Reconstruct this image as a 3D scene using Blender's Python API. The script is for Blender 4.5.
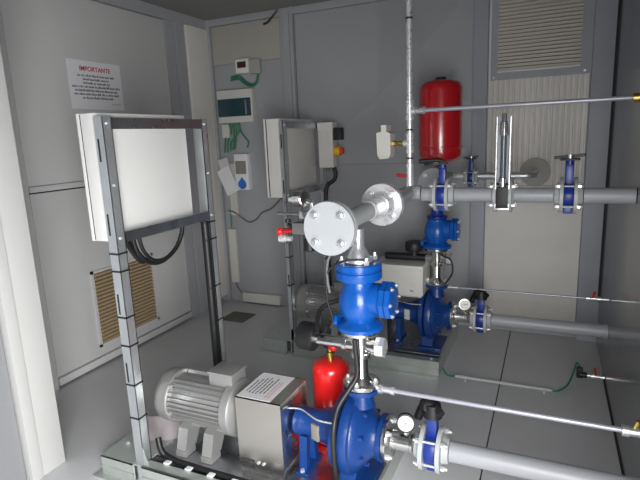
import bpy, bmesh, math, random
from mathutils import Vector, Matrix, Euler

for o in list(bpy.data.objects):
    bpy.data.objects.remove(o, do_unlink=True)
scn = bpy.context.scene
C = scn.collection
random.seed(4)
PI = math.pi

# ------------------------------------------------------------------ camera
HC = 1.5
YAW, PITCH, ROLL = math.radians(-24.64), math.radians(11.455), math.radians(2.403)
fw = Vector((math.sin(YAW)*math.cos(PITCH), math.cos(YAW)*math.cos(PITCH), -math.sin(PITCH)))
r0 = Vector((math.cos(YAW), -math.sin(YAW), 0)); d0 = fw.cross(r0)
rt = math.cos(ROLL)*r0 + math.sin(ROLL)*d0
dn = math.cos(ROLL)*d0 - math.sin(ROLL)*r0
cam_data = bpy.data.cameras.new('camera')
cam = bpy.data.objects.new('camera', cam_data); C.objects.link(cam)
m3 = Matrix((rt, -dn, -fw)).transposed()
cam.matrix_world = Matrix.Translation((0, 0, HC)) @ m3.to_4x4()
cam_data.sensor_fit = 'HORIZONTAL'; cam_data.sensor_width = 36.0
cam_data.lens = 506.0/640.0*36.0
cam_data.clip_start = 0.02
scn.camera = cam

# ------------------------------------------------------------------ light
scn.view_settings.view_transform = 'Standard'
scn.view_settings.look = 'None'
scn.view_settings.gamma = 1.0
scn.view_settings.use_curve_mapping = False
scn.view_settings.exposure = 0.0
world = bpy.data.worlds.new('world'); scn.world = world
world.use_nodes = True
bg = world.node_tree.nodes['Background']
bg.inputs[0].default_value = (0.75, 0.85, 1.0, 1); bg.inputs[1].default_value = 0.6
# daylight through the open entrance doorway in the right wall, behind the camera
ld = bpy.data.lights.new('doorway_daylight', 'AREA')
ld.shape = 'RECTANGLE'; ld.size = 1.2; ld.size_y = 1.5; ld.spread = math.radians(140); ld.energy = 90; ld.color = (1.0, 0.995, 0.985)
lo = bpy.data.objects.new('doorway_daylight', ld); C.objects.link(lo)
lo.location = (0.36, -0.38, 0.92)
lo.rotation_euler = Vector((-1, 1.2, -.85)).to_track_quat('-Z', 'Y').to_euler()
# the camera's own flash, just right of and above the lens
fd = bpy.data.lights.new('camera_flash', 'AREA'); fd.shape = 'RECTANGLE'; fd.size = .05; fd.size_y = .03; fd.energy = 2.2
fo = bpy.data.objects.new('camera_flash', fd); C.objects.link(fo)
fo.matrix_world = Matrix.Translation(Vector((0, 0, HC)) + rt*.05 - dn*.03) @ m3.to_4x4()

# ------------------------------------------------------------------ materials
def mat(name, col, rough=0.5, metal=0.0, noise=0.0, scale=8.0, bump=0.0, bscale=60.0, stretch=(1,1,1), spec=0.5, rvar=0.0, coat=0.0):
    m = bpy.data.materials.new(name); m.use_nodes = True
    nt = m.node_tree; b = nt.nodes['Principled BSDF']
    b.inputs['Base Color'].default_value = (*col, 1)
    b.inputs['Roughness'].default_value = rough
    b.inputs['Metallic'].default_value = metal
    b.inputs['Specular IOR Level'].default_value = spec
    b.inputs['Coat Weight'].default_value = coat
    b.inputs['Coat Roughness'].default_value = 0.12
    if noise or bump or rvar:
        tc = nt.nodes.new('ShaderNodeTexCoord'); mp = nt.nodes.new('ShaderNodeMapping')
        mp.inputs['Scale'].default_value = stretch
        nt.links.new(tc.outputs['Object'], mp.inputs[0])
        n = nt.nodes.new('ShaderNodeTexNoise'); n.inputs['Scale'].default_value = scale; n.inputs['Detail'].default_value = 5
        nt.links.new(mp.outputs[0], n.inputs['Vector'])
        if noise:
            mx = nt.nodes.new('ShaderNodeMix'); mx.data_type = 'RGBA'
            mx.inputs[6].default_value = (*[c*(1-noise) for c in col], 1)
            mx.inputs[7].default_value = (*[min(1, c*(1+noise)) for c in col], 1)
            nt.links.new(n.outputs['Fac'], mx.inputs[0]); nt.links.new(mx.outputs[2], b.inputs['Base Color'])
        if rvar:
            mr = nt.nodes.new('ShaderNodeMapRange'); mr.inputs[1].default_value = .3; mr.inputs[2].default_value = .7
            mr.inputs[3].default_value = max(.02, rough-rvar); mr.inputs[4].default_value = rough+rvar
            nt.links.new(n.outputs['Fac'], mr.inputs[0]); nt.links.new(mr.outputs[0], b.inputs['Roughness'])
        if bump:
            n2 = nt.nodes.new('ShaderNodeTexNoise'); n2.inputs['Scale'].default_value = bscale; n2.inputs['Detail'].default_value = 3
            nt.links.new(mp.outputs[0], n2.inputs['Vector'])
            bp = nt.nodes.new('ShaderNodeBump'); bp.inputs['Strength'].default_value = bump; bp.inputs['Distance'].default_value = .01
            nt.links.new(n2.outputs['Fac'], bp.inputs['Height']); nt.links.new(bp.outputs[0], b.inputs['Normal'])
    return m

M = dict(
    floor=mat('floor_grey_paint', (.66,.665,.68), .36, noise=.10, scale=3, bump=.05, rvar=.06),
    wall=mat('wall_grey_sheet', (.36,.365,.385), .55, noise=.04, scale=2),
    door=mat('door_grey_paint', (.57,.57,.565), .5, noise=.03, scale=2),
    trimgrey=mat('trim_blue_grey', (.35,.37,.405), .5, noise=.04),
    jamb=mat('jamb_white_paint', (.56,.56,.545), .5, noise=.03),
    cream=mat('panel_cream', (.74,.715,.67), .5, noise=.04),
    creamdark=mat('panel_cream_dull', (.38,.37,.33), .55, noise=.04),
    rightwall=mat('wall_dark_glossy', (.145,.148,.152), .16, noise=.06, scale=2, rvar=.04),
    ceil=mat('ceiling_grey', (.22,.22,.21), .7, noise=.05),
    seam=mat('black_rubber_seam', (.015,.015,.017), .7),
    slat=mat('louvre_beige', (.56,.52,.45), .5, noise=.05),
    slatbrown=mat('louvre_ochre', (.37,.275,.165), .5, noise=.08),
    dark=mat('dark_void', (.02,.02,.02), .8),
    white=mat('cabinet_white', (.72,.72,.70), .35, noise=.02),
    lightgrey=mat('plastic_light_grey', (.62,.61,.58), .4, noise=.02),
    offwhite=mat('plastic_offwhite', (.60,.59,.55), .4, noise=.02),
    zinc=mat('galvanised_steel', (.66,.68,.70), .36, .75, noise=.18, scale=18, rvar=.10),
    zincdull=mat('galvanised_dull', (.52,.54,.57), .32, 1.0, noise=.15, scale=14, rvar=.08),
    zincgreen=mat('galvanised_greenish', (.56,.60,.57), .38, .65, noise=.14, scale=14, rvar=.08),
    chrome=mat('bright_steel', (.72,.72,.70), .2, 1.0, noise=.1, scale=20, rvar=.06),
    guard=mat('sheet_steel_warm', (.66,.63,.58), .27, 1.0, noise=.03, scale=3),
    brass=mat('brass', (.62,.43,.12), .3, 1.0, noise=.1),
    bluepump=mat('paint_dark_blue', (.006,.040,.185), .32, noise=.10, scale=12, bump=.12, bscale=90),
    blueval=mat('paint_bright_blue', (.004,.080,.36), .26, noise=.12, scale=12, bump=.12, bscale=80),
    bluewaf=mat('paint_valve_blue', (.008,.03,.23), .35, noise=.1),
    red=mat('paint_red', (.42,.008,.014), .25, noise=.05, coat=.5),
    redbright=mat('paint_bright_red', (.78,.014,.014), .28, noise=.05, coat=.4),
    redplastic=mat('red_plastic', (.55,.02,.02), .4),
    pipegrey=mat('pipe_grey_paint', (.36,.37,.395), .38, noise=.06, scale=10),
    flgrey=mat('flange_grey_paint', (.42,.44,.44), .42, noise=.10, scale=14),
    motor=mat('motor_grey_paint', (.36,.36,.355), .34, .5, noise=.08, scale=12),
    black=mat('black_rubber', (.012,.012,.013), .45),
    blackpl=mat('black_plastic', (.008,.008,.009), .5, bump=.1),
    green=mat('green_cable', (.03,.19,.10), .5),
    greywire=mat('grey_cable', (.13,.13,.13), .5),
    paper=mat('paper_white', (.78,.78,.80), .7, noise=.02),
    paperpink=mat('paper_pinkish', (.86,.80,.82), .7, noise=.06),
    ink=mat('ink_black', (.09,.09,.11), .7),
    inkred=mat('ink_red', (.55,.02,.05), .7),
    inkpink=mat('ink_pink', (.70,.42,.42), .7),
    blueink=mat('ink_blue', (.03,.16,.55), .6),
    brownink=mat('print_brown', (.25,.23,.20), .6),
    teal=mat('window_teal', (.012,.05,.065), .12, coat=.4),
    dial=mat('dial_white', (.78,.77,.70), .4),
    yellow=mat('plastic_yellow', (.75,.45,.02), .4),
    orange=mat('plastic_orange', (.75,.25,.02), .4),
    darkred=mat('display_dark_red', (.05,.012,.015), .3),
    mat_brown=mat('grate_brown', (.14,.125,.11), .7, noise=.1),
    glass=mat('tube_glass_dark', (.10,.12,.14), .12, spec=.6),
    rodpaint=mat('tube_pale_lilac', (.40,.40,.46), .32, .3, noise=.04),
    blindgrey=mat('blind_flange_grey', (.36,.375,.39), .4, noise=.05),
    partition=mat('partition_grey', (.27,.275,.29), .5, noise=.04),
    zincpost=mat('galvanised_post', (.64,.67,.69), .34, .8, noise=.12, scale=10, rvar=.08),
    galvwhite=mat('galvanised_bright', (.78,.79,.80), .30, .6, noise=.12, scale=30, rvar=.08),
)

# ------------------------------------------------------------------ mesh helpers
def frame_from(axis):
    z = Vector(axis).normalized()
    x = Vector((0,0,1)) if abs(z.z) < .9 else Vector((1,0,0))
    x = (x - z*x.dot(z)).normalized()
    return x, z.cross(x), z

class MB:
    def __init__(s): s.bm = bmesh.new()
    def box(s, a, b, bev=0.0, rot=None, piv=None):
        """box from corner a to corner b"""
        a, b = Vector(a), Vector(b); c = (a+b)/2; d = b-a
        g = bmesh.ops.create_cube(s.bm, size=1)
        vs = g['verts']
        for v in vs: v.co = Vector((v.co.x*d.x, v.co.y*d.y, v.co.z*d.z)) + c
        if bev:
            es = {e for v in vs for e in v.link_edges}
            r = bmesh.ops.bevel(s.bm, geom=list(es), offset=bev, segments=2, affect='EDGES', profile=.6)
            vs = list({v for f in r['faces'] for v in f.verts} | {v for v in vs if v.is_valid})
        if rot is not None:
            p = Vector(piv) if piv is not None else c
            R = Euler(rot).to_matrix()
            for v in vs: v.co = R @ (v.co-p) + p
        return s
    def lathe(s, prof, o, axis, seg=32, cap=True):
        """prof: list of (radius, distance along axis)"""
        x, y, z = frame_from(axis); o = Vector(o); rings = []
        for r, h in prof:
            rings.append([s.bm.verts.new(o + z*h + (x*math.cos(2*PI*k/seg) + y*math.sin(2*PI*k/seg))*max(r, 1e-5)) for k in range(seg)])
        for a, b in zip(rings, rings[1:]):
            for k in range(seg):
                s.bm.faces.new((a[k], a[(k+1)%seg], b[(k+1)%seg], b[k]))
        if cap:
            s.bm.faces.new(rings[0][::-1]); s.bm.faces.new(rings[-1])
        return s
    def cyl(s, p0, p1, r, r2=None, seg=24):
        p0, p1 = Vector(p0), Vector(p1); L = (p1-p0).length
        return s.lathe([(r, 0), (r if r2 is None else r2, L)], p0, p1-p0, seg)
    def ring(s, o, axis, ri, ro, t, seg=40):
        return s.lathe([(ri,0),(ro,0),(ro,t),(ri,t),(ri,0)], o, axis, seg, cap=False)
    def tube(s, pts, r, seg=10, sm=6, closed=False):
        P = [Vector(p) for p in pts]
        if sm > 1 and len(P) > 2:
            Q = []
            for i in range(len(P)-1):
                p0 = P[max(i-1,0)]; p1 = P[i]; p2 = P[i+1]; p3 = P[min(i+2,len(P)-1)]
                for k in range(sm):
                    t = k/sm
                    Q.append(.5*((2*p1)+(p2-p0)*t+(2*p0-5*p1+4*p2-p3)*t*t+(3*p1-p0-3*p2+p3)*t**3))
            Q.append(P[-1]); P = Q
        rings = []; x = None
        for i, p in enumerate(P):
            d = (P[min(i+1,len(P)-1)]-P[max(i-1,0)]).normalized()
            if x is None: x, _, _ = frame_from(d)
            x = (x-d*x.dot(d)).normalized(); y = d.cross(x)
            rings.append([s.bm.verts.new(p+(x*math.cos(2*PI*k/seg)+y*math.sin(2*PI*k/seg))*r) for k in range(seg)])
        for a, b in zip(rings, rings[1:]):
            for k in range(seg): s.bm.faces.new((a[k], a[(k+1)%seg], b[(k+1)%seg], b[k]))
        s.bm.faces.new(rings[0][::-1]); s.bm.faces.new(rings[-1])
        return s
    def prism(s, poly, vec):
        """extrude a planar polygon (list of points) along vec"""
        vec = Vector(vec)
        a = [s.bm.verts.new(Vector(p)) for p in poly]; b = [s.bm.verts.new(Vector(p)+vec) for p in poly]
        n = len(a)
        s.bm.faces.new(a[::-1]); s.bm.faces.new(b)
        for k in range(n): s.bm.faces.new((a[k], a[(k+1)%n], b[(k+1)%n], b[k]))
        return s
    def ball(s, c, r, sc=(1,1,1), seg=24):
        g = bmesh.ops.create_uvsphere(s.bm, u_segments=seg, v_segments=seg//2, radius=r)
        for v in g['verts']: v.co = Vector((v.co.x*sc[0], v.co.y*sc[1], v.co.z*sc[2])) + Vector(c)
        return s
    def build(s, name, m, parent=None, root=None, smooth=True, ang=38):
        bmesh.ops.recalc_face_normals(s.bm, faces=s.bm.faces[:])
        if root is None and parent is not None:
            p = parent
            while p.parent: p = p.parent
            root = p
        off = Vector(root['_o']) if root is not None and '_o' in root else Vector((0,0,0))
        if off.length: bmesh.ops.translate(s.bm, verts=s.bm.verts[:], vec=-off)
        me = bpy.data.meshes.new(name); s.bm.to_mesh(me); s.bm.free()
        me.materials.append(M[m] if isinstance(m, str) else m)
        if smooth:
            for p in me.polygons: p.use_smooth = True
            me.set_sharp_from_angle(angle=math.radians(ang))
        o = bpy.data.objects.new(name, me); C.objects.link(o)
        if parent is not None: o.parent = parent
        return o

def thing(name, label, cat, loc, group=None):
    o = bpy.data.objects.new(name, None); C.objects.link(o)
    o.location = loc; o['_o'] = tuple(loc); o['label'] = label; o['category'] = cat
    o.empty_display_size = .05
    if group: o['group'] = group
    return o
def tag(o, label, cat, group=None):
    """a thing that is one mesh: move its origin to its base"""
    me = o.data; lo_ = [min(v.co[i] for v in me.vertices) for i in range(3)]; hi = [max(v.co[i] for v in me.vertices) for i in range(3)]
    b = Vector(((lo_[0]+hi[0])/2, (lo_[1]+hi[1])/2, lo_[2]))
    me.transform(Matrix.Translation(-b)); o.location = b; o['_o'] = tuple(b)
    o['label'] = label; o['category'] = cat
    if group: o['group'] = group
    return o
def struct(o): o['kind'] = 'structure'; return o
def part(name, m, parent, fn, **k):
    b = MB(); fn(b); return b.build(name, m, parent, **k)

def text_obj(txt, size, origin, ex, ey, m, parent, name='lettering', align='CENTER', depth=.0006, xs=1.0):
    cu = bpy.data.curves.new('t', 'FONT'); cu.body = txt; cu.size = size; cu.align_x = align; cu.extrude = depth
    cu.offset = size*.014
    t = bpy.data.objects.new('t', cu); C.objects.link(t)
    dg = bpy.context.evaluated_depsgraph_get()
    me = bpy.data.meshes.new_from_object(t.evaluated_get(dg))
    bpy.data.objects.remove(t)
    ex, ey = Vector(ex), Vector(ey); ez = ex.cross(ey)
    p = parent
    while p.parent: p = p.parent
    off = Vector(p['_o']) if '_o' in p else Vector((0,0,0))
    for v in me.vertices: v.co = Vector(origin) + ex*v.co.x*xs + ey*v.co.y + ez*(v.co.z+depth*1.2) - off
    me.materials.clear(); me.materials.append(M[m]); me.name = name
    o = bpy.data.objects.new(name, me); C.objects.link(o); o.parent = parent
    return o

def ax(v): return {'x': Vector((1,0,0)), 'y': Vector((0,1,0)), 'z': Vector((0,0,1))}[v]
def bolts(parent, c, axis, rad, n, r=.008, L=.02, m='zinc', phase=.5, both=None):
    """hex bolt heads around a flange; L sticks out along axis; both = full stud length through the joint"""
    x, y, z = frame_from(axis); c = Vector(c)
    for k in range(n):
        a = 2*PI*(k+phase)/n; p = c + (x*math.cos(a)+y*math.sin(a))*rad
        b = MB()
        b.cyl(p, p+z*L*.7, r*1.25, seg=6); b.cyl(p+z*L*.6, p+z*L*1.25, r*.7, seg=8)
        if both:
            b.cyl(p-z*both, p+z*.001, r*.6, seg=8); b.cyl(p-z*(both+L*.7), p-z*both, r*1.25, seg=6); b.cyl(p-z*(both+L*1.2), p-z*(both+L*.6), r*.7, seg=8)
        b.build('bolt', m, parent)
def elbow(b, c, d0, d1, R, r, seg=24, n=10):
    """quarter bend: comes in along d0 and leaves along d1 around corner c"""
    c, d0, d1 = Vector(c), Vector(d0), Vector(d1)
    o = c - d0*R + d1*R; pts = []
    for k in range(n+1):
        a = PI/2*k/n; pts.append(o - d1*R*math.cos(a) + d0*R*math.sin(a))
    b.tube(pts, r, seg=seg, sm=1)

# ================================================================== THE ROOM
XL, XR, YB, YF, ZC = -2.83, .351, 3.9, -1.8, 2.53
fl = struct(MB().box((XL-.1, YF-.1, -.12), (XR+.1, YB+.1, -.012)).build('floor', 'seam', smooth=False))
for x0, x1 in ((XL-.06, -.2235), (-.2175, XR+.06)):
    MB().box((x0, YF-.06, -.013), (x1, YB+.06, 0), bev=.0015).build('floor_panel', 'floor', fl)
ce = struct(MB().box((XL-.1, YF-.1, ZC), (XR+.1, YB+.1, ZC+.1)).build('ceiling', 'ceil', smooth=False))
MB().box((-2.5, 1.2, ZC-.02), (-1.6, YB-.12, ZC)).build('ceiling_panel', 'ceil', ce)
MB().box((-1.5, 1.2, ZC-.02), (-.3, YB-.12, ZC)).build('ceiling_panel', 'ceil', ce)
wb = struct(MB().box((XL-.1, YB, 0), (XR+.1, YB+.1, ZC)).build('wall_back', 'wall', smooth=False))
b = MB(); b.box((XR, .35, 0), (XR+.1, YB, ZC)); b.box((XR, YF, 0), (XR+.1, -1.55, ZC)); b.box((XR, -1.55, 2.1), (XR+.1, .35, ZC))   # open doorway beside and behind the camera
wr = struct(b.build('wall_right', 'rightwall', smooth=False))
MB().box((XR-.006, .4, .0005), (XR-.0003, 3.30, .010)).build('seam_strip', 'seam', wr, smooth=False)
wl = struct(MB().box((XL-.1, .9, 0), (XL, YB, ZC)).build('wall_left', 'wall', smooth=False))
struct(MB().box((XL-.1, YF-.1, 0), (XR+.1, YF, ZC)).build('wall_front', 'wall', smooth=False))

# back wall: trims and sheet panels
def wbox(name, x0, x1, z0, z1, t, m, bev=.003, par=None):
    return MB().box((x0, YB-t, z0), (x1, YB+.005, z1), bev=bev).build(name, m, par or wb)
wbox('corner_post', XL, -2.745, 0, ZC, .035, 'wall')
wbox('top_rail', XL, XR, 2.475, ZC, .03, 'wall')
wbox('panel', -2.742, -2.065, 2.155, 2.472, .012, 'creamdark')
wbox('panel', -2.742, -2.065, .10, 2.150, .010, 'wall')
wbox('post', -2.060, -1.972, 0, ZC, .035, 'wall')
wbox('post', -1.964, -1.935, 0, ZC, .045, 'wall')
def crossbreak(x0, x1, z0, z1, h):
    b = MB(); bm = b.bm
    y0, y1 = YB+.004, YB-.008
    cs = [(x0,z0),(x1,z0),(x1,z1),(x0,z1)]
    lo_ = [bm.verts.new((x,y0,z)) for x,z in cs]; up = [bm.verts.new((x,y1,z)) for x,z in cs]
    c = bm.verts.new(((x0+x1)/2, y1-h, (z0+z1)/2-.1))
    for k in range(4):
        bm.faces.new((lo_[k],lo_[(k+1)%4],up[(k+1)%4],up[k])); bm.faces.new((up[k],up[(k+1)%4],c))
    bm.faces.new(lo_[::-1])
    return b.build('panel', 'wall', wb, ang=.5)
crossbreak(-1.930, -.537, 1.281, 2.472, .045)
wbox('panel', -1.930, -.537, .07, 1.275, .010, 'wall')
wbox('post', -.528, -.432, 0, ZC, .03, 'trimgrey')
wbox('post', XR-.135, XR, 0, ZC, .06, 'trimgrey')
wbox('seam_strip', XR-.012, XR-.0005, .30, ZC, .066, 'seam', 0)
wbox('skirting', -1.93, XR-.135, 0, .065, .015, 'wall')
wbox('panel', -.425, .212, .07, 1.10, .012, 'cream')
# ribbed upper cream panel
b = MB(); n = 18; x0, x1 = -.425, .212; poly = [(x0, YB+.004, 1.105)]
for k in range(n):
    xa = x0+(x1-x0)*k/n; w = (x1-x0)/n
    poly += [(xa, YB-.010, 1.105), (xa+w*.50, YB-.010, 1.105), (xa+w*.62, YB-.018, 1.105), (xa+w*.88, YB-.018, 1.105)]
poly += [(x1, YB-.010, 1.105), (x1, YB+.004, 1.105)]
b.prism(poly, (0, 0, 2.47-1.105)); b.build('ribbed_panel', 'cream', wb, ang=15)

# left wall: door with frame, louvre, cream strip
t1 = MB(); t1.box((XL, 3.887, 0), (XL+.075, YB, ZC)); t1.box((XL, 3.36, 0), (XL+.035, 3.45, ZC)); t1.box((XL, 3.47, 0), (XL+.045, 3.575, ZC)); t1.box((XL,1.5,2.45),(XL+.05,YB,ZC))
struct(t1.build('trim_1', 'wall', smooth=False))
struct(MB().box((XL, 3.59, .06), (XL+.06, 3.885, 2.45), bev=.003).build('trim_2', 'cream'))
struct(MB().box((XL, 1.72, 0), (XL+.05, 2.0, 2.45), bev=.004).build('trim_3', 'door'))
d1 = struct(MB().box((XL, 2.0, .012), (XL+.012, 3.36, 2.45)).build('door_1', 'door', smooth=False))
MB().box((XL+.01, 2.015, 1.285), (XL+.032, 3.345, 2.44), bev=.004).build('door_panel', 'door', d1)
lp = MB()  # lower panel with an opening for the louvre
Lz0, Lz1, Ly0, Ly1 = .135, .675, 2.36, 2.945
for a, c in (((2.015,.075),(Ly0,1.238)), ((Ly1,.075),(3.345,1.238)), ((Ly0,Lz1),(Ly1,1.238)), ((Ly0,.075),(Ly1,Lz0))):
    lp.box((XL+.01, a[0], a[1]), (XL+.032, c[0], c[1]))
lp.build('door_panel', 'door', d1, smooth=False)
MB().box((XL+.01, 2.015, 1.247), (XL+.042, 3.345, 1.282), bev=.004).build('mid_rail', 'door', d1)
MB().box((XL+.011, 2.015, 1.239), (XL+.024, 3.345, 1.2475)).build('rail_gap_shadow', 'seam', d1)  # black strip, paints in the thin shadow below the mid rail's lip
MB().box((XL+.01, 2.015, .015), (XL+.046, 3.345, .062), bev=.004).build('bottom_rail', 'door', d1)
lv = thing('door_louvre', 'ochre slatted ventilation louvre low in the grey door', 'louvre', (XL+.02, 2.69, Lz0))
f = MB(); w = .018
f.box((XL+.012,Ly0,Lz0),(XL+.045,Ly0+w,Lz1)); f.box((XL+.012,Ly1-w,Lz0),(XL+.045,Ly1,Lz1)); f.box((XL+.012,Ly0,Lz0),(XL+.045,Ly1,Lz0+w)); f.box((XL+.012,Ly0,Lz1-w),(XL+.045,Ly1,Lz1))
f.build('frame', 'door', lv, smooth=False)
MB().box((XL+.0125, Ly0+w, Lz0+w), (XL+.0165, Ly1-w, Lz1-w)).build('backing', 'mat_brown', lv)
ns = 19; dz = (Lz1-Lz0-2*w)/ns
def slat_set(parent, m, ns, z0, dz, maker):
    first = None
    for k in range(ns):
        if first is None: first = maker(z0); o = first
        else:
            o = first.copy(); C.objects.link(o); o.parent = parent; o.location = (0,0,dz*k)
slat_set(lv, 'slatbrown', ns, Lz0+w, dz, lambda z: MB().prism([(XL+.017, Ly0+w, z+dz*.99), (XL+.043, Ly0+w, z+dz*.60), (XL+.043, Ly0+w, z+dz*.10), (XL+.040, Ly0+w, z+dz*.10), (XL+.040, Ly0+w, z+dz*.50), (XL+.017, Ly0+w, z+dz*.90)], (0, Ly1-Ly0-2*w, 0)).build('slat', 'slatbrown', lv, smooth=False))

# wall louvre on the cream panel
Vx0, Vx1, Vz0, Vz1 = -.365, .150, 1.885, 2.47
vl = thing('wall_louvre', 'large beige slatted air louvre high on the cream ribbed panel', 'louvre', (-.1, YB-.03, Vz0))
f = MB(); g = .045
f.box((Vx0-g,YB-.034,Vz0-g),(Vx0,YB-.012,Vz1)); f.box((Vx1,YB-.034,Vz0-g),(Vx1+g+.02,YB-.012,Vz1)); f.box((Vx0,YB-.034,Vz0-g),(Vx1,YB-.012,Vz0))
f.build('frame', 'trimgrey', vl, smooth=False)
MB().box((Vx0, YB-.020, Vz0), (Vx1, YB-.0185, Vz1)).build('backing', 'slat', vl)
MB().box((Vx0, YB-.056, Vz0), (Vx1, YB-.020, Vz0+.012), bev=.002).build('sill', 'white', vl)
for x, z in ((Vx1+.025, Vz0-.028), (Vx0-.02, Vz0-.028)): MB().cyl((x, YB-.034, z), (x, YB-.040, z), .008).build('rivet', 'galvwhite', vl)
ns2 = 24; dz2 = (Vz1-Vz0-.012)/ns2
slat_set(vl, 'slat', ns2, Vz0+.012, dz2, lambda z: MB().prism([(Vx0, YB-.022, z+dz2*1.0), (Vx0, YB-.042, z+dz2*.75), (Vx0, YB-.042, z+dz2*.10), (Vx0, YB-.039, z+dz2*.10), (Vx0, YB-.039, z+dz2*.65), (Vx0, YB-.022, z+dz2*.9)], (Vx1-Vx0, 0, 0)).build('slat', 'slat', vl, smooth=False))

# partition end / white jamb at the left
struct(MB().box((-2.22, 1.362, 0), (-2.095, 1.482, ZC), bev=.004).build('trim_4', 'jamb'))
struct(MB().box((-2.21, 1.305, 0), (-2.087, 1.358, ZC), bev=.004).build('trim_5', 'jamb'))
struct(MB().box((-2.83, 1.39, 0), (-2.22, 1.45, ZC)).build('wall_inner', 'wall', smooth=False))
struct(MB().box((-2.20, YF, 0), (-2.12, 1.296, ZC)).build('wall_partition', 'partition', smooth=False))

# ================================================================== PIPE FITTINGS (shared builders)
def butterfly_valve(label, x, y, z, s=1.0, head='lever', flr=.088, group='blue butterfly valves', ldir=(-1,.25,0), neck=.155):
    r = thing('butterfly_valve', label, 'valve', (x, y, z-flr*s), group)
    X = Vector((1,0,0)); c = Vector((x,y,z))
    hw = .024*s
    MB().lathe([(.050*s,-hw),(.061*s,-hw),(.063*s,-hw*.8),(.063*s,hw*.8),(.061*s,hw),(.050*s,hw)], c, X, 40).build('body', 'bluewaf', r)
    MB().box((x-hw*.8, y-.024*s, z+.050*s), (x+hw*.8, y+.024*s, z+neck*s*.88), bev=.006*s).cyl((x,y,z+neck*s*.8),(x,y,z+neck*s),.02*s).build('neck', 'bluewaf', r)
    MB().box((x-hw*.85, y-.018*s, z-.092*s), (x+hw*.85, y+.018*s, z-.055*s), bev=.004*s).build('foot_lug', 'bluewaf', r)
    for sg in (-1, 1):
        fo = MB().lathe([(.030*s,hw),(flr*s,hw),(flr*s,hw+.016*s),(flr*.62*s,hw+.017*s),(.047*s,hw+.040*s),(.03*s,hw+.042*s)], c, X*sg, 40).build('flange', 'flgrey', r)
    bolts(r, c + X*(hw+.016*s), X, .069*s*flr/.088, 4, r=.0085*s, L=.02*s, m='galvwhite', phase=.5, both=2*(hw+.016*s))
    top = Vector((x,y,z+neck*s))
    if head == 'lever':
        MB().box(top+Vector((-.024*s,-.024*s,0)), top+Vector((.024*s,.024*s,.012*s))).build('head_plate', 'blackpl', r)
        d = Vector(ldir).normalized()
        b = MB(); b.tube([top+Vector((0,0,.014*s)), top+d*.03*s+Vector((0,0,.026*s)), top+d*.13*s+Vector((0,0,.032*s))], .011*s, seg=10)
        b.tube([top+d*.05*s+Vector((0,0,.018*s)), top+d*.10*s+Vector((0,0,.010*s))], .007*s, seg=8)
        b.build('lever', 'blackpl', r)
    elif head == 'gear':
        b = MB(); b.cyl(top+Vector((0,0,-.022*s)), top+Vector((0,0,.03*s)), .036*s, .03*s, 20); b.ball(top+Vector((-.02*s,.01*s,.018*s)), .034*s, (1,1,.8), 16)
        b.build('head', 'blackpl', r)
        d = Vector(ldir).normalized()
        b = MB(); 
        b.tube([top+Vector((-.015*s,-.02*s,.02*s)), top+d*.05*s+Vector((0,0,-.005*s)), top+d*.075*s+Vector((0,0,-.06*s))], .017*s, seg=10)
        b.tube([top+Vector((.015*s,-.01*s,.02*s)), top-d*.045*s+Vector((0,-.01*s,.01*s))], .015*s, seg=10)
        b.build('lever', 'blackpl', r)
    else:
        MB().box(top+Vector((-.045*s,-.035*s,0)), top+Vector((.045*s,.035*s,.009*s)), bev=.003*s).build('notch_plate', 'blackpl', r)
        MB().cyl(top+Vector((0,0,.009*s)), top+Vector((0,0,.028*s)), .017*s).build('stem_nut', 'zincdull', r)
        MB().tube([top+Vector((-.07*s,-.02*s,.014*s)), top+Vector((-.02*s,0,.018*s)), top+Vector((.02*s,0,.020*s)), top+Vector((.065*s,-.02*s,.026*s))], .008*s, seg=8).build('lever', 'greywire', r)
    return r

def flange_pair(parent, c, axis, R=.0925, t=.018, m='flgrey', n=4, hub=.045, blind=False, phase=.5, gap=.002):
    c = Vector(c); z = Vector(axis).normalized()
    MB().lathe([(hub*.8, gap/2), (R, gap/2), (R, t+gap/2), (R*.66, t+gap/2), (hub, t*2.6), (hub*.8, t*2.6)], c, z, 48).build('flange', m, parent)
    if blind:
        MB().lathe([(R-.002, gap/2), (R, gap/2+.002), (R, t+gap/2-.002), (R-.002, t+gap/2)], c, -z, 48).build('blind_flange', 'blindgrey', parent)
    else:
        MB().lathe([(hub*.8, gap/2), (R, gap/2), (R, t+gap/2), (R*.66, t+gap/2), (hub, t*2.6), (hub*.8, t*2.6)], c, -z, 48).build('flange', m, parent)
    bolts(parent, c - z*(t+gap/2), -z, R*.72, n, r=.011, L=.016, m='zinc', phase=phase, both=2*t+gap)

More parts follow.
